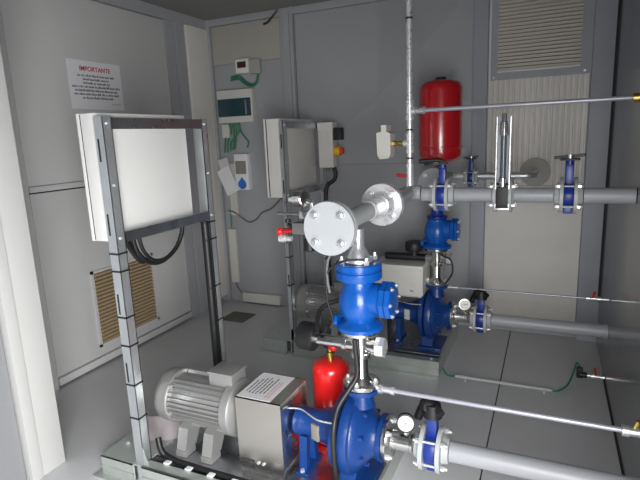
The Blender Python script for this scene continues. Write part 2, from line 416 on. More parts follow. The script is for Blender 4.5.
# ================================================================== PUMP SETS
PX = -.65
def pump_set(oy, B):
    here = 'of the pump set along the back wall' if B else 'of the pump set beside the red extinguisher'
    Y = 1.76 + oy; Z = .31
    X = Vector((1,0,0)); UP = Vector((0,0,1))
    # ---- skid
    x0, x1, ya, yb, h = -1.84, -.58, 1.476+oy, 2.20+oy, .10
    r = thing('steel_skid', 'galvanised steel base skid ' + here, 'base frame', ((x0+x1)/2, Y, 0), 'galvanised pump skids')
    for sa, sb in ((x0, -1.650), (-1.596, x1)):
        b = MB(); b.box((sa, ya, .0), (sb, ya+.012, h)); b.box((sa, ya, h-.006), (sb, ya+.055, h)); b.box((sa-(.03 if sa == x0 else 0), ya-.03, 0), (sb, ya+.055, .008)); b.box((sa, ya-.006, .045), (sb, ya+.004, .054))
        b.build('side_rail', 'zincgreen', r, smooth=False)
    b = MB(); b.box((x0, yb-.012, 0), (x1, yb, h)); b.box((x0, yb-.06, h-.006), (x1, yb, h)); b.build('side_rail', 'zincgreen', r, smooth=False)
    MB().box((x0+.0, ya+.10, h-.012), (x1-.005, yb-.055, h-.002), bev=.001).build('deck_plate', 'zincdull', r)
    MB().box((x0+.24, ya+.05, h-.045), (x1-.01, ya+.102, h-.035)).build('cable_trough', 'zincdull', r)
    b = MB(); b.box((x0-.001, ya+.001, .001), (x0+.012, yb-.001, h-.001)); b.box((x0, ya+.005, h-.006), (x0+.24, yb-.01, h+.001)); b.box((x0-.035, ya-.028, 0), (x0+.01, yb, .007)); b.build('end_plate', 'zincgreen', r, smooth=False)
    MB().box((x1-.012, ya+.001, .001), (x1+.001, yb-.001, h-.001)).build('end_plate', 'zincgreen', r, smooth=False)
    for kx, ky in ((x0+.05, ya+.12), (x1-.05, ya+.03)): MB().cyl((kx, ky, h-.001), (kx, ky, h+.012), .011, seg=6).build('bolt', 'zinc', r)
    # cable in the trough + clips
    if not B:
        b = MB(); b.tube([(-1.60, 1.60, .17), (-1.575, 1.585, .12), (-1.53, 1.585, .092), (-1.4, 1.572, .092), (-1.1, 1.566, .092), (-.62, 1.562, .092)], .014, seg=10)
        tag(b.build('cable', 'black'), 'black cable clipped along the skid edge in front of the grey motor', 'cable')
        for k in range(5):
            xx = -1.50+k*.118
            MB().box((xx-.016, 1.528, .101), (xx+.014, 1.552, .108), bev=.002).build('cable_clip', 'paper', r)
    # ---- motor
    r = thing('electric_motor', 'grey finned electric motor ' + here, 'motor', (-1.43, Y, h), 'finned electric motors')
    o = Vector((0, Y, Z))
    MB().lathe([(.060,-1.660),(.108,-1.653),(.122,-1.640),(.127,-1.61),(.127,-1.572),(.122,-1.568)], o, X, 40).build('fan_cowl', 'motor', r)
    MB().lathe([(.106,-1.575),(.106,-1.265)], o, X, 40).build('body', 'motor', r)
    b = MB()
    for k in range(34):
        a = 2*PI*k/34; u = Vector((0, math.cos(a), math.sin(a)))
        if abs(math.cos(a)) < .36 and math.sin(a) > 0: continue
        v = Vector((0,-math.sin(a), math.cos(a)))*.0028; p = o+u*.102; q = o+u*.122
        b.prism([p-v+X*-1.565, p+v+X*-1.565, q+v*.7+X*-1.565, q-v*.7+X*-1.565], X*.29)
    fin = b.build('cooling_fins', 'motor', r, smooth=False); fin['kind'] = 'stuff'
    MB().lathe([(.122,-1.278),(.130,-1.272),(.130,-1.235),(.118,-1.222),(.055,-1.205),(.045,-1.19)], o, X, 40).build('end_shield', 'motor', r)
    MB().cyl(o+X*-1.2, o+X*-1.155, .021).build('shaft', 'zinc', r)
    tb = MB().box((-1.372, Y-.045, Z+.09), (-1.245, Y+.07, Z+.160), bev=.008).build('terminal_box', 'motor', r)
    MB().box((-1.377, Y-.049, Z+.160), (-1.24, Y+.074, Z+.174), bev=.006).build('lid', 'motor', tb)
    for fx in (-1.475, -1.335):
        for sy in (-1, 1):
            b = MB(); b.box((fx-.030, Y+sy*.125-.036, h), (fx+.030, Y+sy*.125+.036, h+.030), bev=.004)
            b.prism([(fx-.026, Y+sy*.155, h+.028), (fx-.026, Y+sy*.08, h+.028), (fx-.026, Y+sy*.03, Z-.10), (fx-.026, Y+sy*.085, Z-.065), (fx-.026, Y+sy*.125, Z-.085)], (.052, 0, 0))
            ft = b.build('foot', 'motor', r)
            MB().cyl((fx, Y+sy*.137, h+.029), (fx, Y+sy*.137, h+.043), .011, seg=6).build('bolt', 'galvwhite', ft)
    for dy, dz_ in ((-.085,.085), (-.11,-.04)): MB().cyl((-1.57, Y+dy, Z+dz_), (-1.555, Y+dy, Z+dz_), .011, seg=8).build('lifting_boss', 'zinc', r)
    # ---- coupling guard
    gx0, gx1, gy0, gy1, gz = -1.168, -.952, 1.62+oy, 1.86+oy, .448
    r = thing('coupling_guard', 'folded sheet-steel coupling guard ' + here, 'guard', ((gx0+gx1)/2, Y, h), 'sheet-steel coupling guards')
    b = MB(); t = .004
    b.box((gx0, gy0, h), (gx1, gy0+t, gz)); b.box((gx0, gy1-t, h), (gx1, gy1, gz)); b.box((gx0, gy0, gz-t), (gx1, gy1, gz))
    b.build('shell', 'guard', r, smooth=False)
    MB().box((gx0+.003, gy0+.004, h), (gx0+.006, gy1-.004, gz-.004)).build('end_plate', 'guard', r, smooth=False)
    MB().box((gx1-.040, gy0+.004, h), (gx1-.037, gy1-.004, gz-.004)).build('end_plate', 'lightgrey', r, smooth=False)
    MB().box((gx1-.012, gy0+.020, h+.03), (gx1-.008, gy1-.03, gz-.035), bev=.001).build('inner_plate', 'zincdull', r)
    for (a, c, zz) in ((gx0+.01, gx0+.075, h+.055), (gx0+.01, gx0+.075, h+.022), (gx1-.075, gx1-.02, h+.028)):
        MB().box((a, gy0-.0006, zz), (c, gy0+.0005, zz+.011)).build('slot', 'dark', r)
    for kx in (gx0+.095, gx0+.12): MB().cyl((kx, gy0, h+.058), (kx, gy0-.005, h+.058), .007, seg=8).build('rivet', 'galvwhite', r)
    lab = MB().box((gx0+.004, gy0+.008, gz), (gx1-.052, gy1-.006, gz+.001)).build('notice_label', 'paper', r)
    b = MB(); rnd = random.Random(2)
    for k in range(6):
        xx = gx0+.020+k*.0165; yy = gy0+.03+rnd.random()*.03; ye = gy1-.03-rnd.random()*.05
        while yy < ye:
            L = .008+rnd.random()*.018; b.box((xx, yy, gz+.001), (xx+.006, min(yy+L, ye), gz+.0013)); yy += L+.004
    b.build('print_lines', 'ink', lab, smooth=False)
    b = MB()
    for k in range(2):
        xx = gx0+.122+k*.014; yy = gy0+.03
        while yy < gy1-.07:
            L = .008+rnd.random()*.018; b.box((xx, yy, gz+.001), (xx+.007, yy+L, gz+.0013)); yy += L+.004
    b.build('print_lines', 'inkpink', lab, smooth=False)
    # ---- pump
    r = thing('centrifugal_pump', 'dark blue end-suction centrifugal pump ' + here, 'pump', (-.72, Y, h), 'blue centrifugal pumps')
    MB().cyl(o+X*-.951, o+X*-.93, .018).build('shaft', 'zinc', r)
    MB().lathe([(.03,-.950),(.058,-.948),(.062,-.94),(.062,-.915),(.056,-.905),(.060,-.85),(.085,-.775),(.105,-.755),(.105,-.735)], o, X, 36).build('bearing_bracket', 'bluepump', r)
    MB().lathe([(.08,-.747),(.152,-.745),(.160,-.738),(.160,-.714),(.08,-.712)], o, X, 48).build('adapter_ring', 'bluepump', r)
    MB().lathe([(.10,-.706),(.160,-.705),(.168,-.698),(.170,-.68),(.166,-.664),(.152,-.659),(.149,-.651),(.128,-.633),(.100,-.612),(.080,-.592),(.074,-.572),(.06,-.570)], o, X, 56).build('volute_casing', 'bluepump', r)
    MB().lathe([(.05,-.572),(.0925,-.571),(.0935,-.568),(.0935,-.553),(.05,-.552)], o, X, 48).build('suction_flange', 'bluepump', r)
    for k in range(8):
        a = 2*PI*(k+.5)/8; u = Vector((0, math.cos(a), math.sin(a)))
        MB().cyl(o+u*.118+X*-.632, o+u*.118+X*-.612, .009, seg=6).build('bolt', 'bluepump', r)
    # discharge neck and flange
    zz = Z
    MB().lathe([(.052,.13),(.046,.165),(.042,.195)], (PX, Y, zz), UP, 32).build('discharge_neck', 'bluepump', r)
    MB().lathe([(.03,.193),(.074,.194),(.075,.197),(.075,.212),(.03,.213)], (PX, Y, zz), UP, 44).build('discharge_flange', 'bluepump', r)
    b = MB(); b.prism([(-.73, Y-.10, h), (-.73, Y+.10, h), (-.73, Y+.05, h+.09), (-.73, Y-.05, h+.09)], (.07, 0, 0)); b.box((-.75, Y-.12, h), (-.60, Y+.12, h+.014), bev=.003); b.build('casing_foot', 'bluepump', r)
    b = MB(); b.prism([(-.92, Y-.062, h), (-.92, Y-.03, h), (-.92, Y-.018, Z-.05), (-.92, Y-.048, Z-.045)], (.035,0,0)); b.prism([(-.92, Y+.03, h), (-.92, Y+.062, h), (-.92, Y+.048, Z-.045), (-.92, Y+.018, Z-.05)], (.035,0,0)); b.box((-.93, Y-.08, h), (-.875, Y+.08, h+.012), bev=.002)
    bf = b.build('bracket_foot', 'bluepump', r)
    MB().cyl((-.902, Y-.07, h+.011), (-.902, Y-.07, h+.024), .010, seg=6).build('bolt', 'galvwhite', bf)
    MB().box((-.855, Y-.072, Z-.035), (-.815, Y-.060, Z+.035), bev=.002, rot=(0,0,math.radians(-24))).build('nameplate', 'brownink' if not B else 'lightgrey', r)
    MB().tube([(-.965, Y-.05, Z+.075), (-.90, Y-.055, Z+.085), (-.80, Y-.12, Z+.095), (-.725, Y-.13, Z+.10)], .0035, seg=6).build('flush_tube', 'galvwhite', r)
    # ---- suction spool with gauge
    r = thing('suction_spool', 'short bright steel flanged suction spool ' + here, 'pipe', (-.48, Y, Z-.09), 'steel suction spools')
    MB().lathe([(.04,-.552),(.090,-.551),(.0915,-.549),(.0915,-.533),(.05,-.532),(.038,-.526),(.037,-.515),(.037,-.452),(.039,-.450),(.040,-.440),(.035,-.434)], o, X, 44).build('pipe', 'chrome', r)
    bolts(r, o+X*-.533, X, .072, 4, r=.009, L=.016, m='galvwhite', phase=.5)
    r = thing('pressure_gauge', 'round white-faced pressure gauge on the suction ' + here, 'gauge', (-.470, Y, Z+.033), 'dial pressure gauges')
    gc = Vector((-.470, Y-.004, Z+.088)); gd = Vector((.22,-1,.18)).normalized()
    b = MB(); b.cyl((-.470, Y, Z+.033), (-.470, Y, Z+.052), .010, seg=6); b.cyl((-.470, Y, Z+.05), (-.470, Y, Z+.066), .006); b.build('stem', 'brass' if B else 'zinc', r)
    MB().lathe([(.030,-.016),(.0335,-.014),(.0335,.010),(.0365,.011),(.0365,.016),(.031,.017)], gc, gd, 32).build('case', 'blackpl' if not B else 'zinc', r)
    dl = MB().cyl(gc+gd*.0165, gc+gd*.0178, .0305, seg=32).build('dial', 'dial', r)
    xx, yy_, _ = frame_from(gd)
    b = MB(); hh = yy_*1.0; p = gc+gd*.0179
    b.prism([p-hh*.020-xx*.0012, p-hh*.020+xx*.0012, p+hh*.018+xx*.0005, p+hh*.018-xx*.0005], gd*.001); b.cyl(p, p+gd*.002, .003, seg=10); b.build('needle', 'ink', dl, smooth=False)
    b = MB()
    for k in range(9):
        a = math.radians(-130+k*32.5); u = xx*math.cos(a)+yy_*math.sin(a); v = xx*-math.sin(a)+yy_*math.cos(a)
        b.prism([p+u*.023-v*.0006, p+u*.023+v*.0006, p+u*.028+v*.0006, p+u*.028-v*.0006], gd*.0004)
    b.build('scale_marks', 'ink', dl, smooth=False)
    # ---- suction valve, then pipe through the right wall
    butterfly_valve('blue butterfly valve on the suction pipe ' + here, -.366, Y, Z, 1.0, 'gear', ldir=(-.9,.5,0), group='suction butterfly valves')
    r = thing('suction_pipe', 'grey painted suction pipe into the right wall, ' + here, 'pipe', (0, Y, Z-.041), 'grey suction pipes')
    rr = .039
    MB().lathe([(rr,-.299),(rr,XR-.004)], o, X, 32).build('pipe', 'pipegrey', r)
    MB().lathe([(rr+.001,XR-.02),(rr+.004,XR-.018),(rr+.004,XR-.001)], o, X, 32).build('wall_sleeve', 'pipegrey', r)
    # ---- discharge riser
    r = thing('discharge_riser', 'galvanised discharge riser with threaded cross tee ' + here, 'pipe', (PX, Y, Z+.213), 'discharge risers')
    q = Vector((PX, Y, 0))
    MB().lathe([(.03,Z+.2135),(.073,Z+.2145),(.0745,Z+.217),(.0745,Z+.231),(.05,Z+.232),(.034,Z+.252),(.028,Z+.262),(.028,.655),(.026,.66)], q, UP, 40).build('flanged_nipple', 'chrome', r)
    bolts(r, q+UP*(Z+.232), UP, .058, 4, r=.008, L=.014, m='galvwhite', phase=.0)
    b = MB(); b.lathe([(.038,.645),(.041,.648),(.041,.664),(.038,.666),(.038,.722),(.041,.724),(.041,.738)], q, UP, 28)
    b.lathe([(.030,-.072),(.034,-.07),(.034,-.056),(.029,-.054),(.029,.05),(.034,.052),(.034,.064)], q+UP*.694, X, 28)
    b.build('cross_tee', 'chrome', r)
    b = MB(); b.lathe([(.036,.064),(.041,.066),(.041,.098),(.036,.100),(.02,.101)], q+UP*.694, X, 6); b.build('union_nut', 'galvwhite' if not B else 'zinc', r, ang=20)
    if not B:
        MB().lathe([(.024,-.19),(.024,-.07)], q+UP*.694, X, 24).build('branch_pipe', 'chrome', r)
        MB().lathe([(.03,-.268),(.054,-.264),(.058,-.258),(.058,-.198),(.052,-.192),(.03,-.190)], q+UP*.688, X+Vector((0,0,-.06)), 28).build('end_cap', 'blackpl', r)
    else:
        MB().lathe([(.020,-.35),(.024,-.345),(.024,-.07)], q+UP*.694, X, 24).build('branch_pipe', 'blackpl', r)
        MB().lathe([(.030,.0),(.030,.03),(.056,.034),(.060,.045),(.060,.085),(.052,.096),(.02,.098)], q+X*-.15+UP*.705, UP, 28).build('end_cap', 'blackpl', r)
    MB().lathe([(.032,.736),(.05,.745),(.078,.750),(.079,.752),(.079,.764),(.05,.765)], q, UP, 40).build('flange', 'chrome', r)
    # ---- check valve
    vm = 'blueval' if not B else 'blueval'
    r = thing('check_valve', 'bright blue cast check valve with flanged bonnet ' + here, 'valve', (PX, Y, .766), 'blue check valves')
    MB().lathe([(.05,.766),(.090,.767),(.093,.770),(.093,.782),(.086,.790),(.062,.800),(.058,.806)], q, UP, 44).build('bottom_flange', vm, r)
    MB().lathe([(.058,.800),(.066,.815),(.078,.84),(.082,.87),(.078,.90),(.066,.93),(.056,.950),(.056,.968)], q, UP, 40).build('body', vm, r)
    MB().lathe([(.062,.030),(.062,.085),(.050,.10)], q+UP*.888, X, 32).build('bonnet_neck', vm, r)
    MB().lathe([(.04,.092),(.072,.093),(.074,.096),(.074,.112),(.072,.114),(.04,.115)], q+UP*.888, X, 8).build('bonnet_flange', vm, r, ang=20)
    MB().lathe([(.04,.1155),(.072,.116),(.074,.118),(.074,.134),(.070,.137),(.05,.142),(.02,.143)], q+UP*.888, X, 8).build('bonnet_cover', vm, r, ang=20)
    bolts(r, q+UP*.888+X*.134, X, .060, 6, r=.007, L=.010, m='zinc', phase=.5)
    if not B:
        MB().lathe([(.05,.955),(.070,.962),(.087,.968),(.089,.972),(.089,.998),(.084,1.001),(.084,1.004),(.089,1.008),(.089,1.028),(.086,1.031),(.04,1.032)], q, UP, 44).build('top_flange', vm, r)
        bolts(r, q+UP*1.032, UP, .069, 4, r=.0085, L=.022, m='galvwhite', phase=.5)
    else:
        MB().lathe([(.05,.952),(.062,.956),(.066,.962),(.066,.974),(.045,.978),(.036,.99),(.036,1.03),(.02,1.032)], q, UP, 36).build('top_neck', 'bluewaf', r)
    for sy in (-1, 1): MB().cyl((PX-.075, Y+sy*.035, .80), (PX-.095, Y+sy*.035, .80), .022, seg=14).build('boss', vm, r)
    # ---- weld neck and pipe up to the collector
    r = thing('riser_pipe', 'galvanised upper riser pipe with weld-neck flange ' + here, 'pipe', (PX, Y, 1.032), 'upper riser pipes')
    MB().lathe([(.03,1.033),(.056,1.034),(.056,1.048),(.044,1.050),(.034,1.075),(.024,1.088),(.024,1.158)], q, UP, 36).build('weld_neck_pipe', 'zinc', r)

pump_set(0, False)
pump_set(1.48, True)

# ---- collectors (headers) on top of the two risers
def collector(oy, B):
    Y = 1.76+oy; x = -.640 if B else -.668; z = 1.199; rr = .036; YV = Vector((0,1,0))
    if not B:
        r = thing('discharge_header', 'pale header pipe with round bolted blind flange above the bright blue check valve', 'pipe', (x, Y, z-.093))
        MB().lathe([(rr,1.565),(rr,2.10)], (x,0,z), YV, 32).build('header_pipe', 'flgrey', r)
        flange_pair(r, (x,1.545,z), YV, R=.0925, t=.018, m='flgrey', blind=True, hub=.042)
        flange_pair(r, (x,2.135,z), YV, R=.0925, t=.018, m='galvwhite', hub=.043)
        MB().lathe([(.038,1.93),(.042,1.935),(.039,2.085)], (x,0,z), YV, 32).build('reducer', 'galvwhite', r)
        b = MB(); b.lathe([(rr,2.17),(rr,2.6-.062)], (x,0,z), YV, 32); elbow(b, (x,2.6,z), (0,1,0), (1,0,0), .062, rr, 32); b.build('elbow_pipe', 'pipegrey', r)
    else:
        r = thing('discharge_header', 'grey header pipe turning into the back wall below the large red vessel', 'pipe', (x, Y, z-.093))
        b = MB(); b.lathe([(.034,3.10),(.034,3.6-.05)], (x,0,z-.0), YV, 28); elbow(b, (x,3.6,z), (0,1,0), (1,0,0), .05, .03, 24); b.build('header_pipe', 'flgrey', r)
        flange_pair(r, (x,3.085,z), YV, R=.0945, t=.018, m='flgrey', blind=True, hub=.042)
        b = MB(); b.lathe([(.026,-.61),(.026,-.525)], (0,3.6,z), (1,0,0), 24); b.build('branch_pipe', 'galvwhite', r)
        b = MB(); b.lathe([(.026,-.455),(.026,-.15)], (0,3.6,z), (1,0,0), 24); elbow(b, (-.095,3.6,z), (1,0,0), (0,1,0), .055, .026, 24); b.lathe([(.026,3.655),(.026,YB-.02)], (-.095,0,z), YV, 24); b.build('wall_pipe', 'zinc', r)
        MB().lathe([(.03,YB-.036),(.10,YB-.036),(.10,YB-.022),(.03,YB-.020)], (-.095,0,z), YV, 40).build('wall_plate', 'creamdark', r)
collector(0, False); collector(1.48, True)
butterfly_valve('small dark blue valve with black top on the header pipe behind the large red vessel', -.493, 3.6, 1.19, .72, 'plate', group=None, neck=.17)

# ---- grey discharge line along X
r = thing('discharge_line', 'long grey painted discharge pipe crossing to the right wall', 'pipe', (0, 2.6, 1.19-.04))
for a, c in ((-.598, -.557), (-.433, -.255), (-.151, .018), (.144, XR-.003)):
    MB().lathe([(.036, a), (.036, c)], (0,2.6,1.19), (1,0,0), 32).build('pipe', 'pipegrey', r)
butterfly_valve('blue butterfly valve with black lever on the grey discharge line below the red vessel', -.495, 2.6, 1.19, .92, 'lever', flr=.092, ldir=(-1,-.1,-.1), group='discharge line valves', neck=.165)
butterfly_valve('blue butterfly valve with notched hand plate near the right wall on the discharge line', .081, 2.6, 1.19, .92, 'plate', flr=.092, group='discharge line valves', neck=.175)
# ---- flow meter with tall sight tube
r = thing('flow_meter', 'flow meter with tall narrow white-edged sight channel on the discharge pipe', 'flow meter', (-.213, 2.6, 1.10))
c = Vector((-.203, 2.6, 1.19)); X = Vector((1,0,0))
for sg in (-1,1):
    MB().lathe([(.03,.028),(.083,.028),(.083,.042),(.055,.043),(.045,.052),(.03,.053)], c, X*sg, 40).build('flange', 'flgrey', r)
bolts(r, c+X*.042, X, .064, 4, r=.008, L=.02, m='galvwhite', both=.084)
MB().box((c.x-.027, 2.6-.045, 1.125), (c.x+.027, 2.6+.045, 1.25), bev=.004).build('meter_block', 'seam', r)
b = MB(); b.box((c.x-.032, 2.525, 1.135), (c.x-.028, 2.585, 1.56)); b.box((c.x+.028, 2.525, 1.135), (c.x+.032, 2.585, 1.56)); b.build('channel_side', 'galvwhite', r, smooth=False)
MB().box((c.x-.028, 2.575, 1.25), (c.x+.028, 2.585, 1.56)).build('channel_back', 'trimgrey', r, smooth=False)
MB().box((c.x-.034, 2.515, 1.128), (c.x+.034, 2.585, 1.136), bev=.001).build('channel_base', 'galvwhite', r)
MB().box((c.x-.028, 2.53, 1.14), (c.x+.028, 2.555, 1.235), bev=.002).build('scale_block', 'blackpl', r)
MB().cyl((c.x, 2.548, 1.24), (c.x, 2.548, 1.53), .013).build('sight_tube', 'glass', r)
MB().cyl((c.x, 2.548, 1.475), (c.x, 2.548, 1.535), .020, .016).build('tube_cap', 'chrome', r)
MB().cyl((c.x, 2.548, 1.235), (c.x, 2.548, 1.275), .017).build('tube_ferrule', 'chrome', r)
MB().cyl((c.x, 2.55, 1.53), (c.x, 2.55, 1.575), .011).build('top_screw', 'greywire', r)

# ---- thin vertical riser to the ceiling with fittings
r = thing('vertical_pipe', 'thin galvanised pipe rising from the grey header elbow to the ceiling', 'pipe', (-.663, 2.6, 1.22))
x, y = -.663, 2.6
MB().cyl((x,y,1.222), (x,y,ZC), .0145).build('pipe', 'galvwhite', r)
b = MB()
b.lathe([(.022,0),(.022,.03),(.020,.032),(.020,.05)], (x,y,1.222), (0,0,1), 20); b.build('weld_socket', 'galvwhite', r)
for zz in (1.30, 1.453, 1.616):
    MB().lathe([(.0145,-.05),(.021,-.048),(.021,-.034),(.0185,-.032),(.0185,.032),(.021,.034),(.021,.048),(.0145,.05)], (x,y,zz), (0,0,1), 20).build('coupling', 'galvwhite', r)
for zz in (1.372, 1.515, 1.253, 2.05, 2.3): MB().cyl((x,y,zz),(x,y,zz+.008), .0175).build('band', 'black', r)
MB().lathe([(.0185,0),(.0185,.03),(.012,.033),(.012,.036)], (x,y,1.453), (-1,0,0), 16).build('side_outlet', 'galvwhite', r)
MB().tube([(x-.015,y-.005,1.285), (x-.04,y-.012,1.288), (x-.068,y-.012,1.292)], .008, seg=8).build('red_lever', 'redplastic', r)
r = thing('pressure_switch', 'white pressure switch on a brass nipple beside the thin vertical pipe', 'switch', (-.785, 2.6, 1.38))
MB().prism([(-.822,2.55,1.395), (-.808,2.55,1.375), (-.762,2.55,1.380), (-.752,2.55,1.40), (-.752,2.55,1.505), (-.772,2.55,1.515), (-.772,2.55,1.548), (-.800,2.55,1.548), (-.800,2.55,1.515), (-.826,2.55,1.51)], (0,.09,0)).build('housing', 'offwhite', r, smooth=False)
b = MB(); b.lathe([(.010,.0),(.014,.002),(.014,.022),(.009,.024),(.009,.034),(.013,.036),(.013,.058)], (-.755,2.6,1.453), (1,0,0), 6); b.build('brass_nipple', 'brass', r, ang=20)

# ---- thin sensing rods to the right wall
def rod(name, label, x0, x1, y, z, rr, start, valve, group=None):
    r = thing(name, label, 'tube', ((x0+x1)/2, y, z-rr), group)
    MB().cyl((x0,y,z), (x1,y,z), rr, seg=14).build('tube', 'rodpaint', r)
    if start: MB().lathe([(rr*1.2,-.012),(rr*2.1,-.01),(rr*2.1,.012),(rr*1.5,.014),(rr*1.5,.045),(rr*1.9,.047),(rr*1.9,.062),(rr,.064)], (x0,y,z), (1,0,0), 12).build('union', 'zinc', r)
    if valve:
        b = MB(); b.lathe([(rr,-.05),(rr*2,-.048),(rr*2,-.028),(rr*1.6,-.026),(rr*1.6,.006),(rr*2,.008),(rr*2,.028),(rr*1.3,.03),(rr*1.3,XR-x1-.005)], (x1,y,z), (1,0,0), 12)
        b.build('valve_body', 'zinc', r)
        MB().tube([(x1-.012,y,z+rr*.5), (x1-.010,y,z+.022), (x1-.004,y-.004,z+.042)], .007, seg=8).build('handle', 'redplastic' if y > 3 else 'brass', r)
    else:
        MB().lathe([(rr*1.1,-.04),(rr*1.9,-.038),(rr*1.9,0)], (x1,y,z), (1,0,0), 14).build('wall_union', 'brass', r)
    return r
rod('sensing_tube', 'thin white tube from the vertical pipe coupling to the right wall', -.645, XR-.004, 2.6, 1.612, .010, True, False)
rod('sensing_tube', 'thin white tube from the discharge flange of the pump beside the extinguisher', -.575, .30, 1.76, .520, .0095, True, True, None)
rod('sensing_tube', 'thin tube with red handled valve running over the grey pipe along the cream panel', -.575, .275, 3.24, .505, .0065, True, True, None)
for o_ in [o for o in C.objects if o.name.startswith('sensing_tube')]: pass

# ---- floor conduit, green earth wire, drain cock
r = tag(MB().cyl((-.478, 2.958, .024), (.066, 2.958, .024), .0105, seg=14).build('floor_conduit', 'flgrey'), 'thin white conduit lying across the floor from the skid corner', 'conduit')
for cx in (.02, -.42): MB().box((cx, 2.948, 0), (cx+.01, 2.968, .016)).build('clip', 'flgrey', r)
tag(MB().tube([(-.56, 2.99, .05), (-.53, 2.965, .02), (-.485, 2.958, .02)], .005, seg=8).build('earth_wire', 'green'), 'short green wire between skid and floor conduit', 'wire')
tag(MB().tube([(.06, 2.958, .022), (.10, 2.975, .02), (.15, 3.08, .015), (.185, 3.2, .05), (.20, 3.25, .085), (.215, 3.25, .07), (.225, 3.24, .02)], .0055, seg=8).build('earth_wire', 'green'), 'green wire looping from the floor conduit end towards the drain cock', 'wire')
r = thing('drain_cock', 'small drain cock with black elbow and red handle low at the right wall', 'valve', (.28, 3.19, .02))
b = MB(); b.box((.198, 3.175, .022), (.232, 3.205, .085), bev=.006); b.cyl((.215,3.19,.04),(.255,3.19,.04),.017); b.build('elbow', 'blackpl', r)
b = MB(); b.lathe([(.010,.25),(.010,.275),(.014,.277),(.014,.30),(.011,.302),(.011,XR-.003)], (0,3.19,.04), (1,0,0), 14); b.build('body', 'galvwhite', r)
MB().tube([(.300,3.19,.045),(.298,3.19,.070),(.294,3.187,.092)], .006, seg=8).build('handle', 'redplastic', r)

# ---- big red expansion vessel standing on the rear header
r = thing('expansion_vessel', 'tall dark red expansion vessel above the grey discharge pipe', 'vessel', (-.635, 3.24, 1.225))
q = (-.632, 3.24, 0)
MB().lathe([(.02,1.318),(.07,1.320),(.108,1.328),(.124,1.344),(.130,1.370),(.130,1.40),(.134,1.403),(.134,1.412),(.130,1.415),(.130,1.745),(.128,1.765),(.118,1.788),(.095,1.803),(.05,1.812),(.02,1.813)], q, (0,0,1), 48).build('shell', 'red', r)
MB().lathe([(.034,1.811),(.034,1.822),(.030,1.828),(.01,1.829)], q, (0,0,1), 24).build('top_cap', 'blackpl', r)
MB().lathe([(.020,1.236),(.020,1.28),(.034,1.285),(.050,1.31),(.050,1.321)], q, (0,0,1), 24).build('bottom_fitting', 'chrome', r)

# ---- small cream box on the rear coupling guard
r = thing('junction_box', 'cream box standing on the coupling guard by the dark blue pump', 'box', (-.87, 3.2, .448))
MB().box((-1.06, 3.115, .463), (-.715, 3.33, .655), bev=.006).build('body', 'offwhite', r)
MB().box((-1.15, 3.13, .4485), (-.73, 3.30, .463)).build('support_strip', 'zinc', r)
MB().box((-1.063, 3.108, .628), (-.712, 3.335, .665), bev=.005).build('lid', 'lightgrey', r)
MB().box((-.80, 3.1135, .49), (-.775, 3.1155, .502)).build('tag_plate', 'zincdull', r)

